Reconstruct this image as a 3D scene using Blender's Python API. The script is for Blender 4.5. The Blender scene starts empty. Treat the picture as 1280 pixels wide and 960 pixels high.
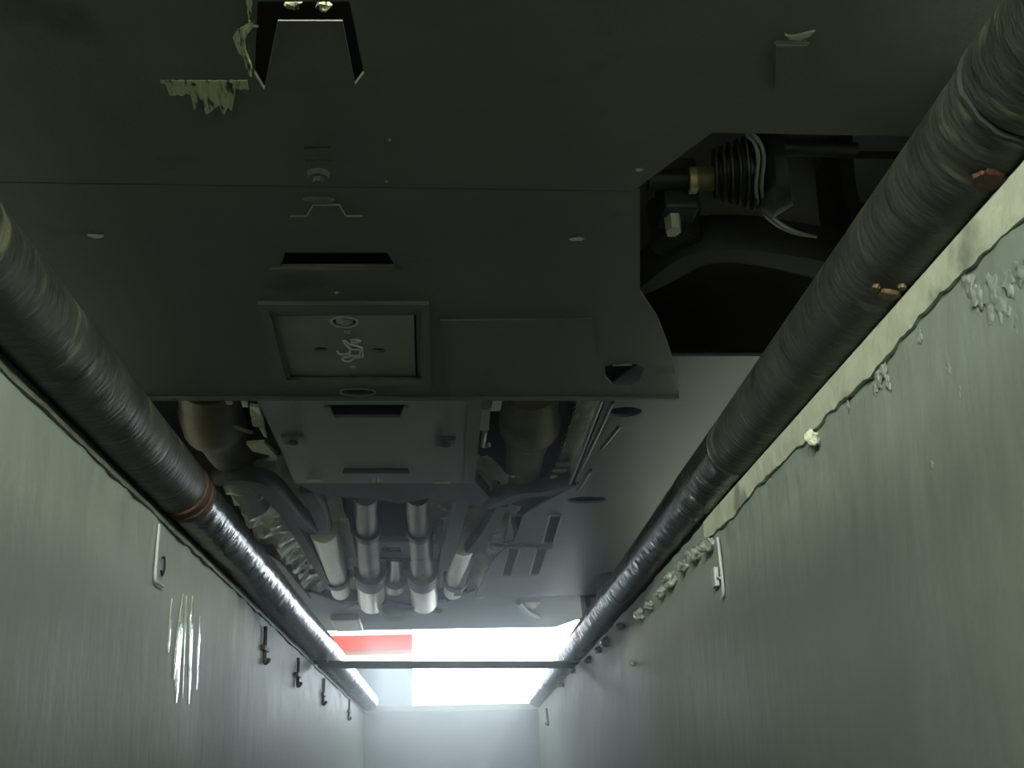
import bpy, bmesh, math, random
from mathutils import Vector, Matrix, noise
random.seed(7)
SC = bpy.context.scene
COL = SC.collection
PI = math.pi

# ------------------------------------------------------------------ camera
F = 1400.0                                   # focal length in pixels of the 1280x960 frame
AY = Vector((-70, -520, -F)).normalized()    # pit direction in camera axes (its vanishing point)
AZ = Vector((-102, 3783, -F)); AZ = (AZ - AY * AZ.dot(AY)).normalized()
AX = AY.cross(AZ)
CAM = Vector((0.02, 0.0, -0.48))             # 0.48 m below the garage floor
cd = bpy.data.cameras.new('camera')
cd.sensor_fit = 'HORIZONTAL'; cd.sensor_width = 36.0; cd.lens = 36.0 * F / 1280.0
cd.clip_start = 0.02; cd.clip_end = 200
cam = bpy.data.objects.new('camera', cd); COL.objects.link(cam)
RW = Matrix((AX, AY, AZ))                    # camera axes -> world axes
cam.matrix_world = Matrix.Translation(CAM) @ RW.to_4x4()
SC.camera = cam

# ------------------------------------------------------------------ sky, exposure
w = bpy.data.worlds.new('world'); SC.world = w; w.use_nodes = True
bg = w.node_tree.nodes['Background']
bg.inputs[0].default_value = (0.80, 0.91, 1.0, 1); bg.inputs[1].default_value = 12.0
vs = SC.view_settings
vs.view_transform = 'Standard'; vs.look = 'None'; vs.exposure = 0.0; vs.gamma = 1.0; vs.use_curve_mapping = False
SC.cycles.max_bounces = 8; SC.cycles.diffuse_bounces = 5; SC.cycles.glossy_bounces = 4
SC.cycles.sample_clamp_indirect = 6.0
SC.cycles.caustics_reflective = False; SC.cycles.caustics_refractive = False
SC.cycles.use_denoising = True
pl = bpy.data.lights.new('sky_portal', 'AREA'); pl.shape = 'RECTANGLE'; pl.size = 5.2; pl.size_y = 3.0
pl.cycles.is_portal = True
po = bpy.data.objects.new('sky_portal', pl); COL.objects.link(po)
po.location = (0.2, 8.98, 1.5); po.rotation_euler = (-PI / 2, 0, 0)

CEILING_LAMP_POWER = 75.0
BACK_FILL_POWER = 400.0
LAMP_COLOR = (0.96, 1.0, 0.80)

# ------------------------------------------------------------------ materials
MAT = {}
def rgb(h):
    return tuple(((int(h[i:i+2], 16) / 255) ** 2.2) for i in (0, 2, 4)) + (1,)
def mat(name, c1, c2=None, rough=0.6, metal=0.0, scale=8.0, bump=0.0, bscale=60.0, stretch=(1, 1, 1),
        spots=None, spot_scale=4.0, spot_lo=0.62, spot_hi=0.7, rough2=None, detail=6.0, coat=0.0, bdist=0.004):
    m = bpy.data.materials.new(name); m.use_nodes = True
    nt = m.node_tree; N = nt.nodes; Lk = nt.links
    b = N['Principled BSDF']
    tc = N.new('ShaderNodeTexCoord'); mp = N.new('ShaderNodeMapping'); mp.inputs['Scale'].default_value = stretch
    Lk.new(tc.outputs['Object'], mp.inputs[0])
    n1 = N.new('ShaderNodeTexNoise'); n1.inputs['Scale'].default_value = scale; n1.inputs['Detail'].default_value = detail
    n1.inputs['Roughness'].default_value = 0.65
    Lk.new(mp.outputs[0], n1.inputs['Vector'])
    r1 = N.new('ShaderNodeValToRGB'); r1.color_ramp.elements[0].position = 0.32; r1.color_ramp.elements[1].position = 0.7
    r1.color_ramp.elements[0].color = c1; r1.color_ramp.elements[1].color = c2 or c1
    Lk.new(n1.outputs['Fac'], r1.inputs[0])
    out = r1.outputs[0]
    if spots:
        n3 = N.new('ShaderNodeTexNoise'); n3.inputs['Scale'].default_value = spot_scale; n3.inputs['Detail'].default_value = 5
        Lk.new(mp.outputs[0], n3.inputs['Vector'])
        r3 = N.new('ShaderNodeValToRGB'); r3.color_ramp.elements[0].position = spot_lo; r3.color_ramp.elements[1].position = spot_hi
        Lk.new(n3.outputs['Fac'], r3.inputs[0])
        mx = N.new('ShaderNodeMix'); mx.data_type = 'RGBA'
        Lk.new(r3.outputs[0], mx.inputs['Factor']); Lk.new(out, mx.inputs['A']); mx.inputs['B'].default_value = spots
        out = mx.outputs['Result']
    Lk.new(out, b.inputs['Base Color'])
    b.inputs['Roughness'].default_value = rough; b.inputs['Metallic'].default_value = metal
    if rough2 is not None:
        mr = N.new('ShaderNodeMapRange'); mr.inputs['From Min'].default_value = 0.3; mr.inputs['From Max'].default_value = 0.7
        mr.inputs['To Min'].default_value = rough; mr.inputs['To Max'].default_value = rough2
        Lk.new(n1.outputs['Fac'], mr.inputs['Value']); Lk.new(mr.outputs[0], b.inputs['Roughness'])
    if coat:
        b.inputs['Coat Weight'].default_value = coat; b.inputs['Coat Roughness'].default_value = 0.18
    if bump:
        n2 = N.new('ShaderNodeTexNoise'); n2.inputs['Scale'].default_value = bscale; n2.inputs['Detail'].default_value = 5
        Lk.new(mp.outputs[0], n2.inputs['Vector'])
        bp = N.new('ShaderNodeBump'); bp.inputs['Strength'].default_value = bump; bp.inputs['Distance'].default_value = bdist
        Lk.new(n2.outputs['Fac'], bp.inputs['Height']); Lk.new(bp.outputs[0], b.inputs['Normal'])
    MAT[name] = m
    return m

mat('pit_paint', rgb('77807b'), rgb('848d88'), rough=0.5, rough2=0.62, scale=2.2, stretch=(1, 1.0, 0.35), bump=0.4, bscale=26, spots=rgb('868f8b'), spot_scale=3.0, bdist=0.006)
mat('end_paint', rgb('8e98a0'), rgb('9aa5ab'), rough=0.5, scale=3, bump=0.2, bscale=30)
mat('mortar', rgb('a2a799'), rgb('b4b9aa'), rough=0.7, scale=14, bump=0.6, bscale=45, spots=rgb('7c8076'), spot_scale=9, spot_lo=.6, spot_hi=.68)
mat('mortar_dirty', rgb('5c5f55'), rgb('767a70'), rough=0.55, scale=18, bump=0.8, bscale=60)
mat('wet_lump', rgb('8a908c'), rgb('aab0ac'), rough=0.1, metal=0.25, scale=20, bump=1.0, bscale=80, bdist=0.008)
mat('wet_film', rgb('8a928e'), rgb('98a09c'), rough=0.1, scale=20, bump=0.25, bscale=90, bdist=0.002)
mat('pipe_paint', rgb('202321'), rgb('383b36'), rough=0.38, rough2=0.6, scale=9, stretch=(1, 3.2, 1), bump=0.8, bscale=30,
    spots=rgb('5a5a4a'), spot_scale=13, spot_lo=.6, spot_hi=.72, bdist=0.004)
mat('pipe_oily', rgb('242726'), rgb('303331'), rough=0.16, rough2=0.3, scale=9, stretch=(1, 1.5, 1), bump=0.5, bscale=50, bdist=0.003)
mat('pipe_rust', rgb('2a1e18'), rgb('4c2e24'), rough=0.7, scale=30, bump=0.8, bscale=80)
mat('rust_patch', rgb('5e5232'), rgb('3c3220'), rough=0.6, scale=50, bump=0.8, bscale=80)
mat('concrete', rgb('a3a49e'), rgb('b2b3ad'), rough=0.8, scale=6, bump=0.3, bscale=40)
mat('plaster', rgb('c8cbc8'), rgb('d4d6d2'), rough=0.8, scale=4)
mat('roof_paint', rgb('b8bab6'), rgb('c2c4c0'), rough=0.8, scale=4)
mat('red_paint', rgb('8c1c0c'), rgb('982412'), rough=0.5, scale=4)
mat('brown_paint', rgb('6e4a40'), rgb('785648'), rough=0.6, scale=4)
mat('white_paint', rgb('d9d8d0'), rgb('e2e1da'), rough=0.6, scale=4)
mat('yard_grey', rgb('3a4045'), rgb('42484d'), rough=0.7, scale=4)
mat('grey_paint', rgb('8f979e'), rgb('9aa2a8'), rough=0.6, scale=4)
mat('black_plastic', rgb('52544f'), rgb('5c5e59'), rough=0.5, rough2=0.62, scale=5, bump=0.25, bscale=220, bdist=0.002, spots=rgb('454640'), spot_scale=6)
mat('symbol_plastic', rgb('d0d2c8'), rgb('dcded4'), rough=0.4, scale=6)
mat('flap_plastic', rgb('7e807a'), rgb('8a8c85'), rough=0.42, scale=6, bump=0.2, bscale=240, bdist=0.002)
mat('floor_plastic', rgb('3f4547'), rgb('4a5153'), rough=0.45, scale=3, bump=0.15, bscale=160, bdist=0.002)
mat('cover_plastic', rgb('727875'), rgb('7e8481'), rough=0.45, scale=3, bump=0.15, bscale=160, bdist=0.002)
mat('dark_metal', rgb('191b1d'), rgb('222426'), rough=0.55, metal=0.2, scale=8, bump=0.3, bscale=90)
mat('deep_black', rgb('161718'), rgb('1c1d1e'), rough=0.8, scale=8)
mat('rubber', rgb('1b1c1c'), rgb('242525'), rough=0.55, scale=10, bump=0.2, bscale=120)
mat('exhaust_steel', rgb('8a857e'), rgb('9a958b'), rough=0.45, metal=0.6, scale=9, bump=0.15, bscale=60, spots=rgb('584b40'), spot_scale=8)
mat('exhaust_brown', rgb('565041'), rgb('6b6552'), rough=0.55, metal=0.4, scale=9, bump=0.3, bscale=50, spots=rgb('44403a'), spot_scale=10)
mat('bright_steel', rgb('bdb8a8'), rgb('d2cdbc'), rough=0.35, metal=0.7, scale=12, bump=0.2, bscale=60)
mat('foil', rgb('d4d2bc'), rgb('e6e4d0'), rough=0.35, metal=0.35, scale=14, bump=0.8, bscale=34, bdist=0.01)
mat('mesh_foil', rgb('c4c0a6'), rgb('d0ccb2'), rough=0.4, metal=0.35, scale=14, bump=0.3, bscale=40)
mat('brass', rgb('8c8354'), rgb('a39a68'), rough=0.4, metal=0.5, scale=20)
mat('olive_paint', rgb('5a5638'), rgb('666240'), rough=0.5, scale=20)
mat('bolt_zinc', rgb('a9aba0'), rgb('bcbeb2'), rough=0.4, metal=0.4, scale=30)
mat('scrape', rgb('9c9e80'), rgb('b0b296'), rough=0.75, scale=60, stretch=(3, 0.6, 1), bump=0.6, bscale=120, spots=rgb('3a3a2c'), spot_scale=50, spot_lo=.55, spot_hi=.62)
mat('car_paint', rgb('2b2e33'), rgb('2f3237'), rough=0.3, scale=2, coat=0.5)
mat('window_glass', rgb('0e1012'), rgb('101214'), rough=0.08, scale=2)
mat('rim_alloy', rgb('8c8e90'), rgb('96989a'), rough=0.35, metal=0.8, scale=5)
mat('lamp_white', rgb('d8dad6'), rgb('dcdeda'), rough=0.5, scale=3)
m = bpy.data.materials.new('tube_glow'); m.use_nodes = True
e = m.node_tree.nodes['Principled BSDF']; e.inputs['Emission Color'].default_value = LAMP_COLOR + (1,); e.inputs['Emission Strength'].default_value = 6
MAT['tube_glow'] = m

# ------------------------------------------------------------------ helpers
def ray(x, y):
    return RW @ Vector(((x - 640) / F, -(y - 480) / F, -1.0))
RW = RW.transposed() if (RW @ Vector((0, 0, -1))).y < 0 else RW
def atz(x, y, z):
    d = ray(x, y); return CAM + d * ((z - CAM.z) / d.z)
def atx(x, y, X):
    d = ray(x, y); return CAM + d * ((X - CAM.x) / d.x)
def aty(x, y, Y):
    d = ray(x, y); return CAM + d * ((Y - CAM.y) / d.y)

def tag(o, label=None, cat=None, group=None, kind=None):
    if label: o['label'] = label
    if cat: o['category'] = cat
    if group: o['group'] = group
    if kind: o['kind'] = kind
    return o
def obj(name, bm, mt, parent=None, smooth=False, angle=40):
    me = bpy.data.meshes.new(name)
    bmesh.ops.recalc_face_normals(bm, faces=bm.faces)
    bm.to_mesh(me); bm.free()
    me.materials.append(MAT[mt])
    if smooth:
        for p in me.polygons: p.use_smooth = True
        try: me.set_sharp_from_angle(angle=math.radians(angle))
        except Exception: pass
    o = bpy.data.objects.new(name, me); COL.objects.link(o)
    if parent: o.parent = parent
    return o
def empty(name, loc=(0, 0, 0), rz=0.0):
    o = bpy.data.objects.new(name, None); COL.objects.link(o)
    o.location = loc; o.rotation_euler = (0, 0, rz); o.empty_display_size = 0.1
    return o
def NB(): return bmesh.new()
def box(bm, x0, x1, y0, y1, z0, z1, bevel=0.0, seg=2):
    r = bmesh.ops.create_cube(bm, size=1.0)
    vs_ = r['verts']
    for v in vs_:
        v.co = Vector(((x0 + x1) / 2 + v.co.x * (x1 - x0), (y0 + y1) / 2 + v.co.y * (y1 - y0), (z0 + z1) / 2 + v.co.z * (z1 - z0)))
    if bevel:
        es = list({e for v in vs_ for e in v.link_edges})
        bmesh.ops.bevel(bm, geom=es, offset=bevel, segments=seg, affect='EDGES', profile=0.6)
    return bm
def tube(bm, pts, rad, n=16, cap=True, flat=1.0, wob=0.0):
    pts = [Vector(p) for p in pts]
    rads = rad if isinstance(rad, (list, tuple)) else [rad] * len(pts)
    rings = []
    prevu = None
    for i, p in enumerate(pts):
        if i == 0: d = pts[1] - p
        elif i == len(pts) - 1: d = p - pts[i - 1]
        else: d = (pts[i + 1] - p).normalized() + (p - pts[i - 1]).normalized()
        d.normalize()
        if prevu is None:
            u = d.cross(Vector((0, 0, 1)))
            if u.length < 1e-3: u = d.cross(Vector((0, 1, 0)))
        else:
            u = prevu - d * prevu.dot(d)
        u.normalize(); prevu = u
        v = d.cross(u)
        ring = []
        for k in range(n):
            a = 2 * PI * k / n
            r = rads[i]
            q = p + (u * math.cos(a) + v * math.sin(a) * flat) * r
            if wob: q += (q - p) * (noise.noise(q * 14) * wob)
            ring.append(bm.verts.new(q))
        rings.append(ring)
    for a, b in zip(rings, rings[1:]):
        for k in range(n):
            bm.faces.new((a[k], a[(k + 1) % n], b[(k + 1) % n], b[k]))
    if cap:
        bm.faces.new(rings[0]); bm.faces.new(rings[-1][::-1])
    return bm
def smooth_path(pts, sub=6):
    pts = [Vector(p) for p in pts]; out = []
    P = [pts[0]] + pts + [pts[-1]]
    for i in range(1, len(P) - 2):
        a, b, c, d = P[i - 1], P[i], P[i + 1], P[i + 2]
        for k in range(sub):
            t = k / sub
            out.append(0.5 * ((2 * b) + (c - a) * t + (2 * a - 5 * b + 4 * c - d) * t * t + (3 * b - a - 3 * c + d) * t ** 3))
    out.append(pts[-1]); return out
def plate(bm, loop, holes=(), th=0.006):
    """flat plate with real holes; loop/holes are lists of 3D points, thickness goes up"""
    loops = []
    for lp in [loop] + list(holes):
        vsl = [bm.verts.new(p) for p in lp]
        es = [bm.edges.new((vsl[i], vsl[(i + 1) % len(vsl)])) for i in range(len(vsl))]
        loops.append((vsl, es))
    alle = [e for _, es in loops for e in es]
    r = bmesh.ops.triangle_fill(bm, use_beauty=True, use_dissolve=False, edges=alle)
    faces = [g for g in r['geom'] if isinstance(g, bmesh.types.BMFace)]
    ret = bmesh.ops.extrude_face_region(bm, geom=faces, use_keep_orig=True)
    bmesh.ops.translate(bm, verts=[g for g in ret['geom'] if isinstance(g, bmesh.types.BMVert)], vec=(0, 0, th))
    return bm
def prism(bm, pts, th):
    a = [bm.verts.new(p) for p in pts]
    b = [bm.verts.new(Vector(p) + Vector((0, 0, th))) for p in pts]
    bm.faces.new(a); bm.faces.new(b[::-1])
    n = len(a)
    for i in range(n): bm.faces.new((a[i], a[(i + 1) % n], b[(i + 1) % n], b[i]))
    return bm
def ellipse(c, rx, ry, n=20):
    return [Vector((c[0] + rx * math.cos(2 * PI * k / n), c[1] + ry * math.sin(2 * PI * k / n), c[2])) for k in range(n)]
def lump(bm, c, r, sub=2, amp=0.45, seed=0, sc=(1, 1, 1)):
    rr = bmesh.ops.create_icosphere(bm, subdivisions=sub, radius=1.0)
    for v in rr['verts']:
        d = v.co.normalized()
        k = 1 + amp * noise.noise(d * 1.9 + Vector((seed * 3.1, seed, 0))) + amp * .5 * noise.noise(d * 4.3 + Vector((seed, 0, 5)))
        k += amp * .35 * noise.noise(d * 9.0 + Vector((0, seed, 2)))
        v.co = Vector(c) + Vector((d.x * sc[0], d.y * sc[1], d.z * sc[2])) * r * k
    return bm

# ------------------------------------------------------------------ the setting
WX = 0.460          # half width of the pit
Y0, Y1, PD = -2.2, 6.22, -1.65
WT, SX = -0.034, 0.512      # top of the pit walls, edge of the floor slab
def grid_wall(name, X, side, mt):
    """pit wall: slab with a hand-trowelled, uneven face towards the pit"""
    bm = NB(); ny, nz = 300, 60
    g = []
    for i in range(ny + 1):
        row = []
        y = Y0 + (Y1 - Y0) * i / ny
        for k in range(nz + 1):
            z = PD + (WT - PD) * k / nz
            t = max(0.0, 1 - abs(z + 0.05) / 0.16)
            p = Vector((0, y, z))
            h = 0.004 * noise.noise(p * 2.1 + Vector((side * 9, 0, 0))) + t * 0.006 * noise.noise(Vector((side * 4, y * 16, z * 20))) + 0.0012 * noise.noise(Vector((side, y * 22, z * 4)))
            row.append(bm.verts.new((X - side * h, y, z)))
        g.append(row)
    for i in range(ny):
        for k in range(nz):
            bm.faces.new((g[i][k], g[i + 1][k], g[i + 1][k + 1], g[i][k + 1]))
    box(bm, min(X + side * .03, X + side * .25), max(X + side * .03, X + side * .25), Y0, Y1, PD, WT - .001)
    return tag(obj(name, bm, mt, smooth=True), kind='structure')
wall_left = grid_wall('wall_left', -WX, -1, 'pit_paint')
wall_right = grid_wall('wall_right', WX, 1, 'pit_paint')
bm = NB(); box(bm, -WX - .25, WX + .25, Y1, Y1 + .25, PD, -0.03, .006)
tag(obj('wall_end', bm, 'end_paint'), kind='structure')
bm = NB(); box(bm, -WX - .25, WX + .25, Y0 - .25, Y0, PD, -0.005)
tag(obj('wall_back', bm, 'pit_paint'), kind='structure')
bm = NB(); box(bm, -WX - .25, WX + .25, Y0 - .25, Y1 + .25, PD - .2, PD)
tag(obj('floor', bm, 'concrete'), kind='structure')
# garage floor slab around the pit
GX, GY0, GY1, GH = 4.2, -5.0, 9.0, 3.5
bm = NB()
for s in (-1, 1):
    xs = sorted((s * SX, s * GX)); box(bm, xs[0], xs[1], GY0, GY1, -.2, 0)
box(bm, -SX, SX, Y1 + .02, GY1, -.2, 0)
box(bm, -SX, SX, GY0, Y0 - .004, -.2, 0)
tag(obj('floor_garage', bm, 'concrete'), kind='structure')
bm = NB(); box(bm, -GX, GX, GY0, GY1, GH, GH + .2); tag(obj('ceiling', bm, 'roof_paint'), kind='structure')
for nm, a in (('wall_garage_left', (-GX - .2, -GX, GY0, GY1)), ('wall_garage_right', (GX, GX + .2, GY0, GY1)), ('wall_garage_back', (-GX - .2, GX + .2, GY0 - .2, GY0))):
    bm = NB(); box(bm, *a, -.2, GH + .2); tag(obj(nm, bm, 'plaster'), kind='structure')
# gateway wall with the open doorway to daylight
DX0, DX1, DZ = -2.4, 2.8, 3.0
bm = NB()
box(bm, -GX - .2, DX0, GY1, GY1 + .25, -.2, GH + .2); box(bm, DX1, GX + .2, GY1, GY1 + .25, -.2, GH + .2); box(bm, DX0, DX1, GY1, GY1 + .25, DZ, GH + .2)
tag(obj('wall_gateway', bm, 'plaster'), kind='structure')
dr = empty('door_1', (0, GY1 - .04, 0)); tag(dr, kind='structure')
bm = NB(); box(bm, DX0 - .08, DX0 + .04, -.03, .035, 0, DZ + .08, .01); obj('door_jamb', bm, 'grey_paint', dr)
bm = NB(); box(bm, DX1 - .04, DX1 + .08, -.03, .035, 0, DZ + .08, .01); obj('door_jamb', bm, 'grey_paint', dr)
bm = NB(); box(bm, DX0 - .08, DX1 + .08, -.03, .035, DZ, DZ + .08, .01); obj('door_header', bm, 'grey_paint', dr)
bm = NB(); tube(bm, [(DX0 - .1, -.25, DZ + .25), (DX1 + .1, -.25, DZ + .25)], .17, 24); obj('rolled_shutter', bm, 'grey_paint', dr, True)
# yard outside
bm = NB(); box(bm, -30, 30, GY1 + .25, 60, -.25, -.02); tag(obj('ground_yard', bm, 'concrete'), kind='structure')
OY = 12.0
xe = aty(515, 830, OY).x
zs = [aty(470, yy, OY).z for yy in (880, 836, 826, 819, 812, 794, 790)]
wo = empty('wall_yard', (0, OY, 0)); tag(wo, kind='structure')
def band(nm, z0, z1, mt, d=0.0):
    bm = NB(); box(bm, -9, xe, d, .3, z0, z1); obj(nm, bm, mt, wo)
band('plinth', -.02, zs[2] - .05, 'yard_grey')
band('white_band', zs[2] - .05, zs[3], 'white_paint', -.01)
band('brown_band', zs[3], zs[4], 'brown_paint', 0)
band('red_band', zs[4], zs[5], 'red_paint', -.012)
band('upper_wall', zs[5], zs[5] + .14, 'white_paint', 0)

# ------------------------------------------------------------------ ceiling tubes of the garage
def tube_light(loc, label, power, rot=(0, 0, 0), cat='ceiling lamp', group='garage ceiling tube lights'):
    t = empty('tube_light', loc); t.rotation_euler = rot
    tag(t, label, cat, group)
    bm = NB(); box(bm, -.08, .08, -.65, .65, -.05, 0, .01); obj('housing', bm, 'lamp_white', t)
    for s in (-1, 1):
        bm = NB(); tube(bm, [(s * .04, -.6, -.07), (s * .04, .6, -.07)], .014, 10); obj('glass_tube', bm, 'tube_glow', t, True)
    ld = bpy.data.lights.new('tube_glow_light', 'AREA'); ld.shape = 'RECTANGLE'; ld.size = .14; ld.size_y = 1.2
    ld.energy = power; ld.color = LAMP_COLOR
    lo = bpy.data.objects.new('lamp_light', ld); COL.objects.link(lo); lo.parent = t; lo.location = (0, 0, -.095)
    return t
for ly, where in ((-3.2, 'ahead of the car'), (0.6, 'over the front wheels'), (3.6, 'over the rear wheels'), (7.0, 'by the doorway')):
    for lx, sd in ((-2.5, 'left'), (2.5, 'right')):
        tube_light((lx, ly, GH), 'white twin tube ceiling lamp %s on the %s side' % (where, sd), CEILING_LAMP_POWER)
for lx, wh in ((-3.4, 'next to the left garage wall'), (-1.7, 'left of the pit line'), (1.7, 'right of the pit line'), (3.4, 'next to the right garage wall')):  # unseen low lamps behind the camera, added to brighten the near pit walls
    tube_light((lx, GY0, .9), 'white twin tube fill lamp added on the back wall %s' % wh, BACK_FILL_POWER, (PI / 2, PI / 2, 0), 'added fill lamp', 'added fill lamps on the back wall')

# ------------------------------------------------------------------ pit edge pipes
PR = 0.0487
PZ = 0.022
PX = {-1: -0.437, 1: 0.459}
PXC = 0.459
def guard_pipe(side, joint_y, label, steps):
    root = empty('guard_pipe', (PX[side], Y0, PZ))
    tag(root, label, 'pipe', 'steel pipes along the pit edges')
    def seg(a, b, r, seed, mt='pipe_paint'):
        # crusted pipe: ridges that run partly round it, lumps and dents
        n = max(8, int((b - a) / 0.011)); m_ = 56; bm = NB(); rings = []
        oily = mt == 'pipe_oily'
        for i in range(n + 1):
            y = a + (b - a) * i / n; ring = []
            cx = 0.003 * noise.noise(Vector((seed, y * .9, 0))); cz = 0.003 * noise.noise(Vector((seed + 5, y * 1.1, 0)))
            for k in range(m_):
                an = 2 * PI * k / m_; ca, sa = math.cos(an), math.sin(an)
                low = max(0.0, .5 + .5 * (-sa + ca * side) / 1.41)      # crust gathers on the underside against the wall
                q = Vector((ca * 1.6 + seed * 7, y * 1.0, sa * 1.6))
                rid = noise.noise(Vector((ca * 1.1 + seed, y * 46 + ca * 1.4, sa * 1.1)))
                lum = noise.noise(Vector((ca * 2.6, y * 17, sa * 2.6 + seed)))
                fin = noise.noise(Vector((ca * 7, y * 75, sa * 7 + seed)))
                patch = max(0.0, noise.noise(Vector((ca * .9, y * 3.1 + seed, sa * .9))) + .15)
                if oily: h = .0011 * rid + .0009 * fin + .0012 * lum * (low + .3)
                else: h = .0021 * rid * patch * (.35 + low) + .0016 * lum * low * (patch + .25) + .0005 * fin * low
                rr = r + h
                ring.append(bm.verts.new((cx + ca * rr, y - Y0, cz + sa * rr)))
            rings.append(ring)
        for p_, q_ in zip(rings, rings[1:]):
            for k in range(m_): bm.faces.new((p_[k], p_[(k + 1) % m_], q_[(k + 1) % m_], q_[k]))
        bm.faces.new(rings[0]); bm.faces.new(rings[-1][::-1])
        return obj('pipe_section', bm, mt, root, True, 60)
    for i, (a, b, r, mt) in enumerate(steps): seg(a, b, r, i + side * 3, mt)
    for y, r, mt in joint_y:
        bm = NB()
        pts = [(math.cos(2 * PI * k / 40) * r, y - Y0 + .004 * noise.noise(Vector((k * .7, y, 0))), math.sin(2 * PI * k / 40) * r) for k in range(41)]
        tube(bm, pts, .0042, 8, wob=.5); obj('weld_seam', bm, mt, root, True)
    return root
pj = atz(228, 648, -.03).y
gl = guard_pipe(-1, [(pj - .02, PR * .97, 'pipe_rust'), (pj + .02, PR * .97, 'pipe_rust')], 'dark grey painted steel pipe along the left edge of the pit', [(Y0, pj - .02, PR, 'pipe_paint'), (pj - .03, pj + .03, PR * .94, 'pipe_rust'), (pj + .02, Y1 - .02, PR * .97, 'pipe_oily')])
bm = NB(); tube(bm, [(0, pj - .018 - Y0, 0), (0, pj + .05 - Y0, 0)], [PR * .985, PR * .985], 36, wob=.02); o = obj('rust_band', bm, 'pipe_rust', gl, True); o['label'] = 'reddish brown rusted band'
qj = atz(1190, 110, 0.02).y; qk = atz(905, 590, -.02).y
gr = guard_pipe(1, [(qj, PR * .99, 'deep_black')], 'dark grey painted steel pipe along the right edge of the pit', [(Y0, qj - .008, PR * 1.05, 'pipe_paint'), (qj - .02, qk, PR, 'pipe_paint'), (qk, Y1 - .02, PR * .985, 'pipe_oily')])
# rust patches lying on the right pipe
def rust_spot(px, py, sx, sy, mt='rust_patch'):
    c = Vector((PXC, 0, 0)); d = ray(px, py)
    # intersect the viewing ray with the pipe cylinder
    ox, oz = CAM.x - PXC, CAM.z - PZ; A = d.x ** 2 + d.z ** 2; B = 2 * (ox * d.x + oz * d.z); C = ox ** 2 + oz ** 2 - (PR + .001) ** 2
    D = B * B - 4 * A * C
    if D < 0: return
    t = (-B - math.sqrt(D)) / (2 * A); p = CAM + d * t
    a0 = math.atan2(p.z - PZ, p.x - PXC); bm = NB(); n = 9; R = PR + .0036; g = []
    for i in range(n):
        row = []
        for k in range(n):
            u, v = i / (n - 1) * 2 - 1, k / (n - 1) * 2 - 1
            q = 1 - .55 * abs(noise.noise(Vector((u * 2.4, v * 2.4, px * .37)))) ; l = max(abs(u), abs(v)); h = math.hypot(u, v)
            s_ = (l / h if h > 0 else 1) * q
            an = a0 + u * s_ * sx / R; rr = R if l < .95 else PR - .003
            row.append(bm.verts.new((math.cos(an) * rr, p.y - Y0 + v * s_ * sy, math.sin(an) * rr)))
        g.append(row)
    for i in range(n - 1):
        for k in range(n - 1): bm.faces.new((g[i][k], g[i + 1][k], g[i + 1][k + 1], g[i][k + 1]))
    o = obj('rust_patch', bm, mt, gr, True); o['label'] = 'flaking rusty patch'
rust_spot(1112, 368, .016, .012); rust_spot(1095, 360, .006, .008); rust_spot(1128, 358, .006, .006); rust_spot(1235, 225, .018, .02, 'pipe_rust'); rust_spot(1262, 232, .012, .02, 'pipe_rust')

# mortar bedding under the pipes
def bedding(side, name, mt, base, amp, ya, yb, inset, top):
    bm = NB(); n = 420; rows = []
    for i in range(n + 1):
        y = ya + (yb - ya) * i / n
        e1 = noise.noise(Vector((side * 7, y * 5, 0))) * .6 + noise.noise(Vector((side * 7, y * 21, 3))) * .55 + noise.noise(Vector((side, y * 60, 8))) * .25
        zl = -base - amp * e1
        e2 = noise.noise(Vector((side * 2, y * 18, 5))) * .0012
        X = side * (WX - .002)
        rows.append([bm.verts.new(p) for p in (
            (X + side * .05, y, zl), (X - side * .003, y, zl), (X - side * (inset + e2), y, zl + .006),
            (X - side * (inset + e2), y, WT - .004), (X + side * .004, y, top), (X + side * .05, y, top))])
    for a, b in zip(rows, rows[1:]):
        for k in range(len(a) - 1): bm.faces.new((a[k], b[k], b[k + 1], a[k + 1]))
        bm.faces.new((a[-1], b[-1], b[0], a[0]))
    bm.faces.new(rows[0]); bm.faces.new(rows[-1][::-1])
    return tag(obj(name, bm, mt, smooth=True, angle=35), kind='structure')
ye = atx(885, 668, WX).y
trim_r = bedding(1, 'trim_right', 'mortar', .071, .011, Y0, ye, .005, WT + .007)
trim_l = bedding(-1, 'trim_left', 'mortar_dirty', .041, .006, Y0, Y1, .003, -.017)
for i, (px, py, r) in enumerate([(884, 682, .013), (868, 693, .014), (853, 708, .011), (838, 726, .016), (826, 741, .013), (812, 757, .011), (800, 768, .014), (776, 783, .01), (757, 803, .014), (748, 812, .011), (735, 825, .013), (716, 838, .012), (702, 855, .014), (791, 829, .008), (1013, 546, .008), (1018, 552, .006)]):
    p = atx(px, py, WX - .008)
    bm = NB(); lump(bm, p, r, 3, .5, i, (1, 2.0 if i < 13 else 1, .9)); obj('mortar_lump', bm, 'wet_lump' if i < 13 else 'mortar', trim_r, True, 80)
for i, (px, py, r) in enumerate([(263, 682, .010), (278, 703, .011), (300, 724, .009), (318, 742, .011), (340, 765, .010), (372, 790, .012), (385, 803, .013), (396, 815, .012)]):
    p = atx(px, py, -WX + .006)
    bm = NB(); lump(bm, p, r, 3, .5, i + 40, (1, 2.4, .8)); obj('mortar_lump', bm, 'wet_lump', trim_l, True, 80)

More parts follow.
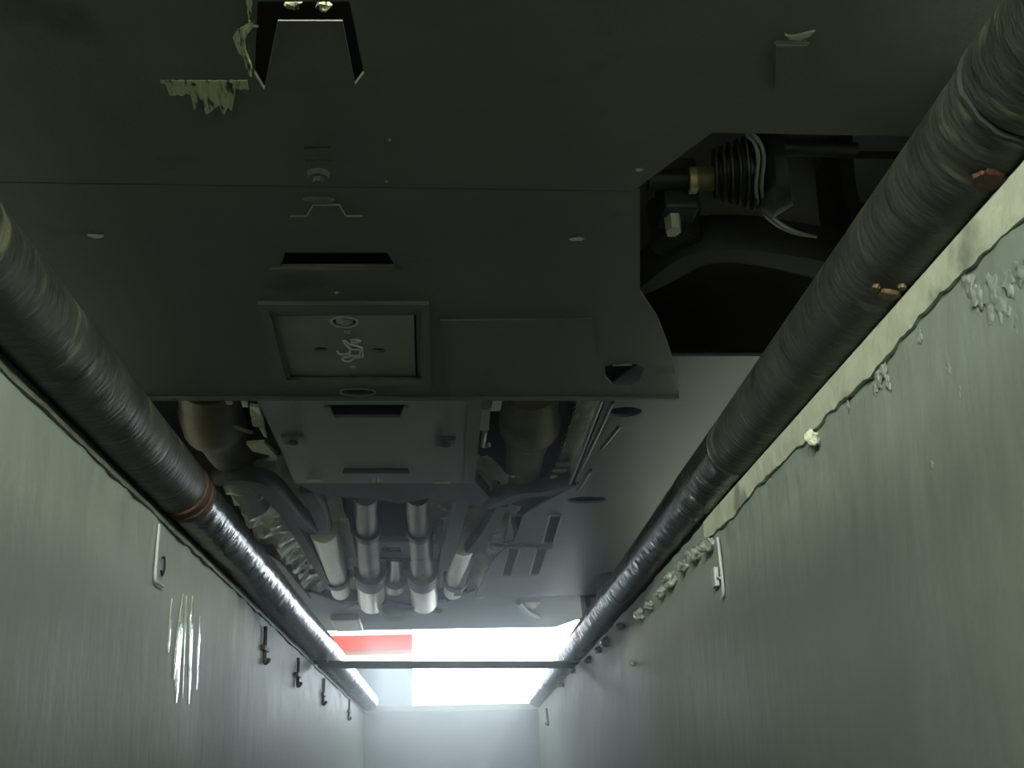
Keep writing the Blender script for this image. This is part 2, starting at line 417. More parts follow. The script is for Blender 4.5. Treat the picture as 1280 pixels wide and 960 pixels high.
# glossy paint runs on the left wall
for i, (x0, y0, x1, y1, r) in enumerate([(215, 748, 210, 816, .0016), (229, 742, 219, 878, .0042), (233, 745, 227, 872, .0015), (241, 745, 235, 880, .0034), (250, 770, 245, 862, .0026), (226, 760, 217, 850, .002)]):
    a, b = atx(x0, y0, -WX - .0005), atx(x1, y1, -WX - .0005); n = 40
    pts = [a.lerp(b, k / n) + Vector((0, .003 * noise.noise(Vector((i * 4, k * .12, 0))), 0)) for k in range(n + 1)]
    rad = [r * 1.9 * (.25 + 1.0 * min(1, k / 12) * (1 if k < n - 3 else .6) + .35 * noise.noise(Vector((i, k * .9, 2)))) for k in range(n + 1)]
    bm = NB(); rws = []
    for p_, w_ in zip(pts, rad):
        rws.append([bm.verts.new(p_ + Vector((h_, u_ * w_ * 1.5, 0))) for u_, h_ in ((-1, -.002), (-.9, .0010), (-.4, .0014), (.1, .0015), (.5, .0014), (.9, .0010), (1, -.002))])
    for a_, b_ in zip(rws, rws[1:]):
        for k in range(6): bm.faces.new((a_[k], a_[k + 1], b_[k + 1], b_[k]))
    obj('paint_run', bm, 'wet_film', wall_left, True, 30)

# flaked and cratered plaster on the right wall below the mortar
for i, (px, py, r) in enumerate([(1262, 352, .009), (1240, 362, .010), (1222, 372, .009), (1213, 358, .007), (1252, 384, .009), (1238, 392, .006), (1276, 338, .009), (1205, 348, .006), (1262, 390, .006), (1104, 462, .008), (1098, 474, .007), (1110, 478, .005), (1094, 486, .005), (1060, 508, .005), (1200, 488, .004), (1186, 462, .005), (1272, 402, .006), (1150, 420, .005), (1020, 556, .006), (1165, 580, .004)]):
    p = atx(px, py, WX - .001)
    bm = NB(); lump(bm, p, r, 3, .8, i + 70, (.22, 1.0, 1.3)); obj('plaster_flake', bm, 'pit_paint', wall_right, True, 50)

# ------------------------------------------------------------------ small ironwork on the walls
def rod(name, pts, r, label, cat, group=None, mt='dark_metal'):
    t = empty(name, pts[0]); tag(t, label, cat, group)
    bm = NB(); tube(bm, [Vector(p) - Vector(pts[0]) for p in smooth_path(pts, 4)], r, 8); obj('rod', bm, mt, t, True)
    return t
X = -WX + .006
t = rod('bent_rod', [atx(199, 655, X), atx(196, 690, X), atx(194, 722, X), atx(197, 728, X), atx(204, 733, X)], .0026, 'thin bent steel rod hanging below the rusted pipe joint on the left wall', 'rod', mt='grey_paint')
bm = NB(); c = atx(203, 708, X); tube(bm, smooth_path([c + Vector((0, -.006, .012)) - t.location, c + Vector((0, .008, .016)) - t.location, c + Vector((0, .014, 0)) - t.location, c + Vector((0, .004, -.014)) - t.location, c + Vector((0, -.006, -.008)) - t.location], 4), .0018, 6); obj('wire_loop', bm, 'dark_metal', t, True)
for px, y0, y1, nth in ((332, 783, 828, 'fourth from'), (373, 822, 857, 'third from'), (405, 848, 880, 'second from'), (437, 874, 899, 'closest to')):
    a, b = atx(px, y0, X), atx(px - 1, y1, X)
    t = rod('wall_hook', [a, a.lerp(b, .6), b, b + Vector((.008, 0, .002)), b + Vector((.010, 0, .010))], .005, 'small dark iron hook on the left pit wall, %s the end wall' % nth, 'hook', 'iron hooks along the left pit wall')
    bm = NB(); c = a.lerp(b, .62) - a; box(bm, c.x - .006, c.x + .006, c.y - .035, c.y + .035, c.z - .006, c.z + .006, .002); obj('cross_tab', bm, 'dark_metal', t)
X = WX - .006
t = rod('hanging_rod', [atx(897, 672, X), atx(901, 705, X), atx(904, 738, X), atx(902, 748, X)], .0026, 'thin grey rod hanging on the right wall where the mortar strip ends', 'rod', mt='grey_paint')
bm = NB(); c = atx(894, 722, X) - t.location; box(bm, -.004 + c.x, .004 + c.x, c.y - .012, c.y + .012, c.z - .016, c.z + .016, .002); obj('clip_tab', bm, 'grey_paint', t)
bm = NB(); tube(bm, [atx(900, 722, X) - t.location, c], .002, 6); obj('clip_arm', bm, 'grey_paint', t)
a = atx(683, 886, X); b = atx(685, 906, X)
rod('wall_spike', [a, a.lerp(b, .6), b, b + Vector((-.012, 0, .01))], .006, 'short dark iron spike on the right pit wall close to the end wall', 'hook')
# cross bar welded under both pipes
za = -.041
a = atz(404, 831, za); b = atz(692, 831, za)
cb = empty('cross_bar', (0, a.y, za)); tag(cb, 'dark flat steel bar spanning the pit beneath both pipes', 'bar')
bm = NB()
dirv = (b - a); k0 = (-WX + .02 - a.x) / dirv.x; k1 = (WX - .02 - a.x) / dirv.x
p0, p1 = a + dirv * k0, a + dirv * k1
q = [Vector((p.x, p.y - a.y + s, h)) for p in (p0, p1) for s in (-.02, .02) for h in (-.011, .011)]
vv = [bm.verts.new(x) for x in q]
for f_ in ((0, 1, 3, 2), (4, 6, 7, 5), (0, 4, 5, 1), (2, 3, 7, 6), (0, 2, 6, 4), (1, 5, 7, 3)): bm.faces.new([vv[k] for k in f_])
bmesh.ops.bevel(bm, geom=bm.edges[:], offset=.003, segments=2, affect='EDGES'); obj('bar', bm, 'dark_metal', cb)
for p in (p0, p1):
    s = 1 if p.x > 0 else -1
    bm = NB(); xs = (PX[s] - .03, PX[s] + .03); box(bm, xs[0], xs[1], p.y - a.y - .03, p.y - a.y + .03, .004, .0133, .003); obj('weld_plate', bm, 'dark_metal', cb)

# ------------------------------------------------------------------ the car above the pit
YAW = math.radians(1.4)
cA, cB = atz(420, 333, .2), atz(495, 715, .2)
CARY = 1.15                                   # front axle
CARX = cA.x - (CARY - cA.y) * math.tan(YAW)
car = empty('car', (CARX, CARY, 0), YAW)
tag(car, 'dark car parked over the inspection pit, seen from below', 'car')
INV = (Matrix.Translation((CARX, CARY, 0)) @ Matrix.Rotation(YAW, 4, 'Z')).inverted()
def L(px, py, z): return INV @ atz(px, py, z)
def LP(pts, z): return [L(x, y, z) for x, y in pts]
def part(name, bm, mt, parent=car, smooth=False, label=None, angle=40):
    o = obj(name, bm, mt, parent, smooth, angle)
    if label: o['label'] = label
    return o
TZ = .20
# --- body shell (upper car)
bm = NB()
stations = [(-.93, .42, .60, .30), (-.86, .66, .66, .24), (-.6, .84, .74, .22), (-.2, .90, .86, .22), (.5, .91, .93, .22), (.75, .91, .96, .22), (1.35, .91, 1.40, .22), (2.3, .91, 1.44, .22), (2.9, .90, 1.36, .22), (3.5, .89, 1.05, .23), (3.8, .86, 1.0, .25), (3.93, .72, .8, .27)]
rows = []
for y, wd, top, bot in stations:
    r = []
    prof = [(-wd * .97, bot), (-wd, bot + .14), (-wd, min(.62, top - .1)), (-wd * .95, min(.9, top - .04)), (-wd * (.74 if top > 1 else .85), top - .01), (0, top + .015)]
    prof += [(-x, z) for x, z in prof[-2::-1]]
    rows.append([bm.verts.new((x, y, z)) for x, z in prof])
for a_, b_ in zip(rows, rows[1:]):
    for k in range(len(a_) - 1): bm.faces.new((a_[k], a_[k + 1], b_[k + 1], b_[k]))
bm.faces.new(rows[0]); bm.faces.new(rows[-1][::-1])
shell = part('body_shell', bm, 'car_paint', smooth=True)
for s in (-1, 1):
    bm = NB(); prism(bm, [(s * .905, .95, .97), (s * .905, 1.4, .97), (s * .905, 3.2, .97)][:2] + [(s * .905, 2.9, .97)], .0) if False else box(bm, *sorted((s * .86, s * .915)), 1.0, 2.9, .93, .96, .005); part('window_trim', bm, 'window_glass')
# --- wheels
for wy in (0, 2.85):
    for s in (-1, 1):
        wl = NB(); x0, x1 = s * .71, s * .90; R = .33
        prof = [(x0, .2), (x0, .30), (x0 + s * .02, R), (x1 - s * .02, R), (x1, .30), (x1, .2)]
        n = 40; rg = [[wl.verts.new((x, wy + r * math.cos(2 * PI * k / n), R + r * math.sin(2 * PI * k / n))) for x, r in prof] for k in range(n)]
        for k in range(n):
            for j in range(len(prof)): wl.faces.new((rg[k][j], rg[k][(j + 1) % 6], rg[(k + 1) % n][(j + 1) % 6], rg[(k + 1) % n][j]))
        ty = part('tyre', wl, 'rubber', smooth=True)
        bm = NB(); tube(bm, [(s * .73, wy, R), (s * .88, wy, R)], [.2, .2], 32, cap=False); tube(bm, [(s * .84, wy, R), (s * .87, wy, R)], .05, 20)
        for k in range(5):
            an = 2 * PI * k / 5; c = Vector((s * .855, wy, R)); d = Vector((0, math.cos(an), math.sin(an)))
            tube(bm, [c, c + d * .2], [.035, .028], 8)
        obj('rim', bm, 'rim_alloy', ty, True)
# --- inner floor pan that closes the underside
bm = NB(); box(bm, -.86, .86, -.5, 3.8, .40, .43); part('floor_pan', bm, 'deep_black')
# --- front bumper tray with trapezoid recess
def arc(c, rx, ry, a0, a1, n=6): return [(c[0] + rx * math.cos(a0 + (a1 - a0) * k / n), c[1] + ry * math.sin(a0 + (a1 - a0) * k / n)) for k in range(n + 1)]
y_t = L(500, 235, TZ).y; y_r = L(900, 166, TZ).y
recess = LP([(322, 2), (437, 2), (455, 92), (440, 112), (330, 112), (318, 92)], TZ)
out = [Vector(p) for p in [(-.80, -.62, TZ), (.80, -.62, TZ), (.82, y_r, TZ), (L(890, 166, TZ).x, y_r, TZ), (L(805, 200, TZ).x, y_t - .0012, TZ), (-L(805, 200, TZ).x, y_t - .0012, TZ), (-L(890, 166, TZ).x, y_r, TZ), (-.82, y_r, TZ)]]
sl = [LP([(380, 183.5), (412, 183.5), (412, 186.5), (380, 186.5)], TZ), LP([(382, 197.5), (415, 197.5), (415, 202.5), (382, 202.5)], TZ)]
bm = NB(); plate(bm, out, [recess] + sl, .005)
tray1 = part('bumper_tray', bm, 'black_plastic')
# recess floor: sloping ramp between dark cheeks
bm = NB()
r0 = LP([(347, 34), (428, 34), (445, 112), (330, 112)], TZ)
a_ = [bm.verts.new(Vector((p.x, p.y, TZ + h))) for p, h in zip(r0, (.007, .007, -.0004, -.0004))]
bm.faces.new(a_)
b_ = [bm.verts.new(v.co + Vector((0, 0, .0015))) for v in a_]; bm.faces.new(b_[::-1])
for k in range(4): bm.faces.new((a_[k], a_[(k + 1) % 4], b_[(k + 1) % 4], b_[k]))
obj('recess_ramp', bm, 'black_plastic', tray1)
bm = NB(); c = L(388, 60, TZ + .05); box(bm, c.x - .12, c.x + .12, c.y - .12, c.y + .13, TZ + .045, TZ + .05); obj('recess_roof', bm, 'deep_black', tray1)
for px, py, sx, sy in ((366, 5, .008, .008), (404, 8, .008, .006)):
    bm = NB(); c = L(px, py, TZ + .02); lump(bm, c, .006, 2, .6, px, (1.2, 1, .7)); obj('clip', bm, 'scrape', tray1, True)
# torn pale edge beside the recess
pts = [L(x, y, TZ - .003) for x, y in ((311, -8), (312, 14), (314, 27), (303, 46), (304, 62), (310, 78), (313, 95))]
bm = NB(); tube(bm, smooth_path(pts, 8), [(.0012 + .0028 * abs(noise.noise(Vector((k * .35, 3, 0)))) + (.002 if 18 < k < 44 else 0)) for k in range(49)], 8, wob=.6); obj('torn_edge', bm, 'scrape', tray1, True)['label'] = 'pale torn plastic edge'
bm = NB(); tube(bm, [L(300, 36, TZ - .003), L(310, 32, TZ - .003), L(323, 33, TZ - .003)], [.001, .0018, .001], 6); obj('torn_edge', bm, 'scrape', tray1, True)
bm = NB(); pp = LP([(297, 38), (305, 34), (304, 45), (302, 60), (305, 72), (298, 66), (294, 56), (291, 48)], TZ - .0015); prism(bm, pp, .004); obj('scrape_mark', bm, 'scrape', tray1)
# scraped pale patch with two holes
top = [(200 + k * 5.2, 101.5 + 1.2 * noise.noise(Vector((k * .9, 0, 0)))) for k in range(22)]
bot = []
for k in range(21, -1, -1):
    x = 200 + k * 5.2
    d = 4 if x < 207 else (22 if x < 240 else (46 if x < 292 else 12))
    if 246 < x < 252: d = 26
    bot.append((x + 1.5, 102 + d * (.75 + .5 * noise.noise(Vector((k * 1.7, 4, 0))))))
hl = [ellipse(L(242, 106, TZ - .0016), .0028, .0035, 10), ellipse(L(288, 106, TZ - .0016), .0028, .0035, 10)]
bm = NB(); plate(bm, LP(top + bot, TZ - .0016), hl, .003); obj('scraped_patch', bm, 'scrape', tray1)['label'] = 'pale scraped patch with two small holes'
# right side of the tray: rectangular boss and pale chip
bm = NB(); pp = LP([(968, 56), (1012, 56), (1010, 116), (966, 114)], TZ - .005); prism(bm, pp, .009); bmesh.ops.bevel(bm, geom=bm.edges[:], offset=.002, segments=2, affect='EDGES'); obj('boss', bm, 'black_plastic', tray1)
bm = NB(); pp = LP([(981, 44), (990, 46), (1003, 43), (1019, 39), (1012, 46), (1000, 51), (988, 50)], TZ - .002); prism(bm, pp, .004); obj('chip', bm, 'bolt_zinc', tray1)
# bolt and bracket just ahead of the engine tray
c = L(398, 219, TZ - .002)
bm = NB(); tube(bm, [c + Vector((0, 0, .004)), c - Vector((0, 0, .004))], [.014, .011], 20); tube(bm, [c - Vector((0, 0, .004)), c - Vector((0, 0, .010))], .006, 6); obj('bolt', bm, 'black_plastic', tray1, True)
# --- engine tray
yb = L(570, 498, TZ).y
hexh = LP([(756, 458), (765, 455), (796, 455), (805, 461), (800, 475), (790, 481), (765, 481), (757, 472)], TZ)
slot = LP([(356, 316), (484, 316), (490, 326), (494, 334), (347, 334), (354, 326)], TZ)
flap_hole = LP([(340, 392), (522, 391), (524, 476), (362, 476)], TZ)
dh = ellipse(L(447, 489.5, TZ), .031, .020, 24)
xr = [L(x, y, TZ) for x, y in ((800, 240), (800, 365), (822, 398), (838, 440), (846, 470))]
R_ = [(p.x, p.y) for p in xr] + [(L(848, 498, TZ).x, yb)]
out = [Vector((x, y, TZ)) for x, y in [(-R_[0][0], y_t + .0012)] + [(R_[0][0], y_t + .0012)] + R_[1:] + [(-x, y) for x, y in R_[:0:-1]]]
bm = NB(); plate(bm, out, [slot, flap_hole, dh, hexh], .005)
tray2 = part('engine_tray', bm, 'black_plastic')
# slanted lip behind the big slot, closing walls of the slot
bm = NB(); a_, b_ = L(347, 334, TZ), L(494, 334, TZ); box(bm, a_.x - .01, b_.x + .01, a_.y, a_.y + .004, TZ - .003, TZ + .004, .0012); obj('slot_lip', bm, 'black_plastic', tray2)
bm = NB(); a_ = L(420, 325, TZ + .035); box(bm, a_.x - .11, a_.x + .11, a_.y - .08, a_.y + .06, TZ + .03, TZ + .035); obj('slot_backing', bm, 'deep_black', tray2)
# raised frame round the service flap
def frame(outer, inner, z, th):
    bm = NB(); plate(bm, LP(outer, z), [LP(inner, z)], th); return bm
obj('flap_frame', frame([(322, 381), (536, 381), (539, 481), (338, 481)], [(336, 389), (526, 388), (527, 476), (358, 476)], TZ - .006, .007), 'black_plastic', tray2)
obj('flap_step', frame([(332, 386), (529, 385), (530, 478), (354, 478)], [(343, 394), (520, 393), (522, 475), (364, 475)], TZ - .001, .010), 'black_plastic', tray2)
# service flap
FZ = TZ + .004
h1 = ellipse(L(402, 437, FZ), .0125, .0095, 18); h2 = ellipse(L(473, 438, FZ), .0125, .0095, 18); h3 = ellipse(L(430.5, 402.5, FZ), .0195, .020, 24)
bm = NB(); plate(bm, LP([(344, 395), (517.5, 394), (519.5, 473), (366, 473), (355, 440)], FZ), [h1, h2, h3], .005)
flap = part('service_flap', bm, 'flap_plastic', tray2); flap['label'] = 'rectangular service flap with raised oil can symbol'
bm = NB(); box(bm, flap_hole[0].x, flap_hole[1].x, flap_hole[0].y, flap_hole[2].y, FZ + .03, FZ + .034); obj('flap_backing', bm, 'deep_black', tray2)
c = L(430.5, 402.5, FZ)
def ring(bm, c, R, r, n=28, m=6):
    tube(bm, [(c.x + R * math.cos(2 * PI * k / n), c.y + R * math.sin(2 * PI * k / n), c.z) for k in range(n + 1)], r, m, cap=False); return bm
bm = NB(); ring(bm, c, .020, .0018); tube(bm, [c + Vector((0, .001, .012)), c + Vector((0, .001, .001))], [.016, .013], 20); tube(bm, [c + Vector((0, 0, .002)), c - Vector((0, 0, .003))], .007, 6); obj('flap_screw', bm, 'bolt_zinc', tray2, True)
S = lambda u, v: L(330 + u / 6, 370 + v / 6, FZ - .0012)
def stroke(par, pts, r=.0016): 
    bm = NB(); tube(bm, [S(u, v) for u, v in pts], r, 6); return obj('oil_can_symbol', bm, 'bolt_zinc', par, True)
bm = NB()
for pts in ([(590, 335), (612, 365), (648, 398), (640, 430), (640, 455), (598, 458), (585, 472), (600, 487), (645, 490), (680, 462), (742, 458), (733, 388), (690, 372), (640, 362), (606, 334)],
            [(648, 330), (690, 326), (724, 338)], [(724, 338), (690, 350), (650, 345)], [(550, 414), (560, 432), (585, 440), (632, 430)], [(650, 400), (722, 402), (718, 447), (652, 450)]):
    tube(bm, [S(u, v) for u, v in pts], .0019, 6)
obj('oil_can_symbol', bm, 'symbol_plastic', tray2, True)['label'] = 'raised oil can symbol'
for u, v, r in ((623, 268, .0045), (667, 533, .0042)):
    c = S(u, v); bm = NB(); box(bm, c.x - r, c.x + r, c.y - r, c.y + r, c.z - .002, c.z + .003, .001); obj('locating_pin', bm, 'bolt_zinc', tray2)
# drain bolt in the round hole
c = L(447, 490, TZ + .02)
bm = NB(); tube(bm, [c + Vector((0, 0, .02)), c], [.034, .034], 24); tube(bm, [c, c - Vector((0, 0, .006))], .010, 6); obj('drain_plug', bm, 'black_plastic', tray2, True)
bm = NB(); tube(bm, [p - Vector((0, 0, .001)) for p in dh + dh[:1]], .0016, 6); obj('hole_rim', bm, 'flap_plastic', tray2, True)
# clip outline bracket and small fixings
bm = NB(); tube(bm, [L(x, y, TZ - .001) for x, y in ((362, 270), (383, 270), (392, 256), (424, 256), (432, 270), (453, 270))], .0014, 6); obj('bracket_edge', bm, 'flap_plastic', tray2, True)
bm = NB(); prism(bm, LP([(392, 257), (424, 257), (432, 272), (384, 272)], TZ - .0012), .004); obj('bracket_pad', bm, 'black_plastic', tray2)
bm = NB(); c = L(400, 249, TZ); lump(bm, c, .006, 2, .4, 2, (3, 1, .6)); obj('clip', bm, 'black_plastic', tray2, True)
for i, (px, py, r, sx) in enumerate(((720, 299, .0045, 2.2), (121, 295, .005, 2.0), (421, 366, .003, 1), (799, 212, .003, 1.5), (487, 175, .0018, 1), (483, 227, .0018, 1))):
    bm = NB(); c = L(px, py, TZ - .001); lump(bm, c, r, 2, .6, i + 11, (sx, 1, .35)); obj('chip', bm, 'bolt_zinc', tray2, True)
# pressed relief and rear lip
bm = NB(); prism(bm, LP([(548, 400), (742, 398), (752, 489), (560, 489)], TZ - .0025), .005); bmesh.ops.bevel(bm, geom=bm.edges[:], offset=.0024, segments=2, affect='EDGES'); obj('pressed_panel', bm, 'black_plastic', tray2)
bm = NB(); box(bm, -R_[-1][0], R_[-1][0], yb - .012, yb + .002, TZ - .005, TZ + .012, .003); obj('rear_lip', bm, 'black_plastic', tray2)
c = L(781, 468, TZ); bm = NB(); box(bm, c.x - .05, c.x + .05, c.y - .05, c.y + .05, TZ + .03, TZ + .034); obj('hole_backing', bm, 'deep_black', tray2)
bm = NB(); tube(bm, [L(766, 456.5, TZ - .001), L(790, 456, TZ - .001)], .0014, 6); obj('hole_rim', bm, 'bolt_zinc', tray2, True)
# --- gearbox cover
GZ = .215
sl2 = LP([(406, 506), (510, 506), (513, 509), (505, 510), (500, 522), (418, 522), (412, 511), (404, 509)], GZ)
bm = NB(); plate(bm, LP([(318, 494), (602, 494), (592, 604), (368, 604), (350, 560)], GZ), [sl2], .006)
cover = part('gearbox_cover', bm, 'cover_plastic')
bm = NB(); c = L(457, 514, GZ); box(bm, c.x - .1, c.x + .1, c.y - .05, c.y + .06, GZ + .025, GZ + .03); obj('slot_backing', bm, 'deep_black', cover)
for px, py in ((366, 548), (557, 551)):
    c = L(px, py, GZ - .001); bm = NB()
    box(bm, c.x - .021, c.x + .021, c.y - .026, c.y + .026, GZ - .007, GZ + .002, .003); obj('boss', bm, 'floor_plastic', cover)
    bm = NB(); tube(bm, [c - Vector((0, 0, .004)), c - Vector((0, 0, .012))], .010, 6); obj('bolt', bm, 'dark_metal', cover)
bm = NB(); prism(bm, LP([(430, 587), (510, 587), (512, 592), (428, 592)], GZ - .003), .005); obj('rib', bm, 'deep_black', cover)
bm = NB(); prism(bm, LP([(585, 497), (603, 497), (594, 603), (580, 603)], GZ - .006), .012); obj('side_rim', bm, 'black_plastic', cover)
for a_, b_ in (((384, 600), (404, 600)), ((541, 603), (563, 603))):
    bm = NB(); tube(bm, [L(*a_, GZ - .004), L(*b_, GZ - .004)], .003, 6); obj('edge_clip', bm, 'bolt_zinc', cover, True)
for px in (467, 473, 477):
    bm = NB(); lump(bm, L(px, 600, GZ - .003), .003, 1, .2, px); obj('rivet', bm, 'bolt_zinc', cover, True)
# --- cross member behind the cover
CZ = .222
bm = NB(); plate(bm, LP([(366, 602), (594, 602), (612, 622), (600, 632), (540, 622), (500, 630), (470, 624), (430, 622), (392, 616)], CZ), [], .03); part('cross_member', bm, 'dark_metal')
def blade(name, centre, widths, z, th, mt='dark_metal', bev=.006):
    pts = smooth_path([L(x, y, z) for x, y in centre], 5); n = len(pts); bm = NB(); Ls, Rs = [], []
    for i, p in enumerate(pts):
        d = (pts[min(i + 1, n - 1)] - pts[max(i - 1, 0)]).normalized(); nrm = Vector((-d.y, d.x, 0))
        u = i / (n - 1) * (len(widths) - 1); k = min(int(u), len(widths) - 2); wd = widths[k] + (widths[k + 1] - widths[k]) * (u - k)
        Ls.append(p + nrm * wd); Rs.append(p - nrm * wd)
    prof = [(-1, .4), (-.75, 0), (.75, 0), (1, .4), (1, 1), (-1, 1)]
    rows = []
    for p, q_ in zip(Ls, Rs):
        m_ = (p + q_) / 2; h_ = (p - q_) / 2
        rows.append([bm.verts.new(m_ + h_ * a + Vector((0, 0, b * th))) for a, b in prof])
    for a, b in zip(rows, rows[1:]):
        for k in range(6): bm.faces.new((a[k], a[(k + 1) % 6], b[(k + 1) % 6], b[k]))
    bm.faces.new(rows[0]); bm.faces.new(rows[-1][::-1])
    return part(name, bm, mt, smooth=True, angle=50)
blade('brace_arm', [(608, 636), (632, 628), (655, 620), (685, 617), (722, 606)], [0.012, 0.022, 0.031, 0.025, 0.007], .215, .035)
blade('brace_arm', [(628, 634), (608, 670), (590, 692), (577, 722), (572, 745)], [0.019, 0.022, 0.025, 0.019, 0.019], .225, .03)
blade('brace_arm', [(580, 620), (573, 650), (564, 685), (554, 714)], [0.019, 0.022, 0.025, 0.019], .222, .03)
blade('brace_arm', [(575, 630), (600, 630), (630, 630)], [0.019, 0.019, 0.019], .226, .02)
blade('brace_arm', [(268, 606), (300, 604), (330, 612), (360, 642), (392, 668)], [0.019, 0.031, 0.031, 0.028, 0.012], .215, .035)
blade('brace_arm', [(340, 620), (372, 668), (392, 700), (412, 738)], [0.012, 0.019, 0.019, 0.012], .228, .03)
blade('brace_arm', [(384, 616), (396, 640), (406, 668)], [0.019, 0.025, 0.019], .222, .03)
# --- tunnel heat shield: crumpled foil channel
def foil_sheet(x0, x1, y0, y1, zf, seed, nx=26, ny=80, amp=.022):
    bm = NB(); g = []
    for j in range(ny + 1):
        row = []
        for i in range(nx + 1):
            x, y = x0 + (x1 - x0) * i / nx, y0 + (y1 - y0) * j / ny
            row.append(bm.verts.new((x, y, zf(x, y) + amp * noise.noise(Vector((x * 26, y * 13, seed))) + amp * .5 * noise.noise(Vector((x * 60, y * 34, seed))))))
        g.append(row)
    for j in range(ny):
        for i in range(nx): bm.faces.new((g[j][i], g[j][i + 1], g[j + 1][i + 1], g[j + 1][i]))
    return bm
yA, yB_ = L(490, 606, .26).y, L(490, 745, .26).y
for s in (-1, 1):
    bm = foil_sheet(*sorted((s * .10, s * .37)), yA - .15, yB_, lambda x, y: .248 + .05 * max(0, 1 - ((abs(x) - .2) / .12) ** 2), s * 5)
    part('heat_shield', bm, 'foil', smooth=True, label='crumpled silver heat shield', angle=25)
# --- exhaust pipes
def P3(pts): return [L(x, y, z) for x, y, z in pts]
for s, xs in ((-1, (457, 459, 461, 463)), (1, (522, 524, 526, 528))):
    e = part('exhaust_pipe', tube(NB(), P3([(xs[0], 618, .262), (xs[0], 640, .262), (xs[1], 664, .262)]), .031, 24), 'exhaust_steel', smooth=True)
    obj('exhaust_sleeve', tube(NB(), P3([(xs[1], 660, .262), (xs[2], 690, .262), (xs[3], 716, .262)]), [.036, .039, .04], 24), 'exhaust_steel', e, True)
    obj('pipe_collar', tube(NB(), P3([(xs[1], 659, .262), (xs[1], 664, .262)]), .041, 24), 'dark_metal', e, True)
    obj('pipe_collar', tube(NB(), P3([(xs[3], 711, .262), (xs[3], 723, .262)]), .056, 24), 'dark_metal', e, True)
    obj('silencer_tip', tube(NB(), P3([(xs[3], 721, .262), (xs[3] + 2, 750, .262), (xs[3] + 2, 752, .262)]), [.05, .055, .045], 24), 'bright_steel', e, True)
for s, a_, b_ in ((-1, (404, 660), (426, 738)), (1, (579, 676), (567, 738))):
    pa, pb = L(*a_, .262), L(*b_, .262)
    e = part('side_pipe', tube(NB(), [pa, pa.lerp(pb, .5), pb], [.045, .04, .036], 24, wob=.1), 'foil', smooth=True, angle=60)
    pc = pa.lerp(pb, .70); obj('pipe_collar', tube(NB(), [pc, pa.lerp(pb, .76)], .046, 24), 'dark_metal', e, True)
bm = NB(); plate(bm, LP([(464, 672), (516, 672), (516, 702), (464, 702)], .245), [LP([(478, 684), (500, 684), (502, 690), (476, 690)], .245)], .006); br = part('hanger_plate', bm, 'floor_plastic')
for yy in (675, 699):
    bm = NB(); tube(bm, [L(464, yy, .243), L(516, yy, .243)], .006, 8); obj('rib', bm, 'floor_plastic', br, True)
ds = part('drive_shaft', tube(NB(), P3([(494, 690, .285), (494, 705, .285), (493, 724, .285), (493, 735, .285)]), .026, 24), 'bright_steel', smooth=True)
obj('shaft_coupling', tube(NB(), P3([(494, 722, .285), (493, 729, .285)]), [.045, .048], 24), 'bright_steel', ds, True)
c = L(495, 750, .27); obj('shaft_disc', tube(NB(), [c - Vector((0, .02, 0)), c, c + Vector((0, .006, 0))], [.07, .085, .07], 28), 'bright_steel', ds, True)
# --- down pipes and perforated shield beside the gearbox cover
e = part('down_pipe', tube(NB(), smooth_path(P3([(663, 478, .30), (663, 505, .29), (662, 530, .285), (657, 560, .28), (650, 612, .28)]), 4), [.062] * 5 + [.066] * 4 + [.05] * 3 + [.045] * 5, 24, wob=.03), 'exhaust_brown', smooth=True)
obj('pipe_collar', tube(NB(), P3([(662, 529, .285), (661, 536, .285)]), [.069, .058], 24), 'exhaust_brown', e, True)
e = part('down_pipe', tube(NB(), smooth_path(P3([(258, 470, .30), (262, 500, .29), (268, 530, .285), (290, 570, .28), (318, 625, .28)]), 4), [.062] * 5 + [.066] * 4 + [.05] * 3 + [.045] * 5, 24, wob=.03), 'exhaust_brown', smooth=True)
# perforated foil: many small raised ridges on a curved sheet
corner = [L(706, 492, .28), L(752, 492, .232), L(714, 606, .232), L(682, 606, .27)]
bm = NB(); n1, n2 = 26, 60; g = []
for j in range(n2 + 1):
    row = []
    for i in range(n1 + 1):
        u, v = i / n1, j / n2
        a_, b_ = corner[0].lerp(corner[3], v), corner[1].lerp(corner[2], v)
        p = a_.lerp(b_, u); p.z += .012 * math.sin(u * PI) + .004 * math.sin((u * 26 + v * 30) * 2.2) * math.sin((u * 26 - v * 30) * 1.1)
        row.append(bm.verts.new(p))
    g.append(row)
for j in range(n2):
    for i in range(n1): bm.faces.new((g[j][i], g[j][i + 1], g[j + 1][i + 1], g[j + 1][i]))
part('dimpled_shield', bm, 'mesh_foil', smooth=True, label='dimpled silver heat shield', angle=60)
for k, (px, py) in enumerate(((705, 581), (701, 588), (698, 597))):
    c = L(px, py, .245); bm = NB(); box(bm, c.x - .02, c.x + .012, c.y - .012, c.y + .012, c.z - .002, c.z + .004, .002); part('shield_tab', bm, 'bright_steel')
for (a_, b_, r) in (((752, 500), (712, 604), .0045), ((766, 503), (720, 600), .004), ((775, 532), (752, 560), .004), ((738, 588), (722, 612), .005)):
    bm = NB(); tube(bm, [L(*a_, .21), L(*b_, .21)], r, 8); part('brake_line', bm, 'floor_plastic', smooth=True)
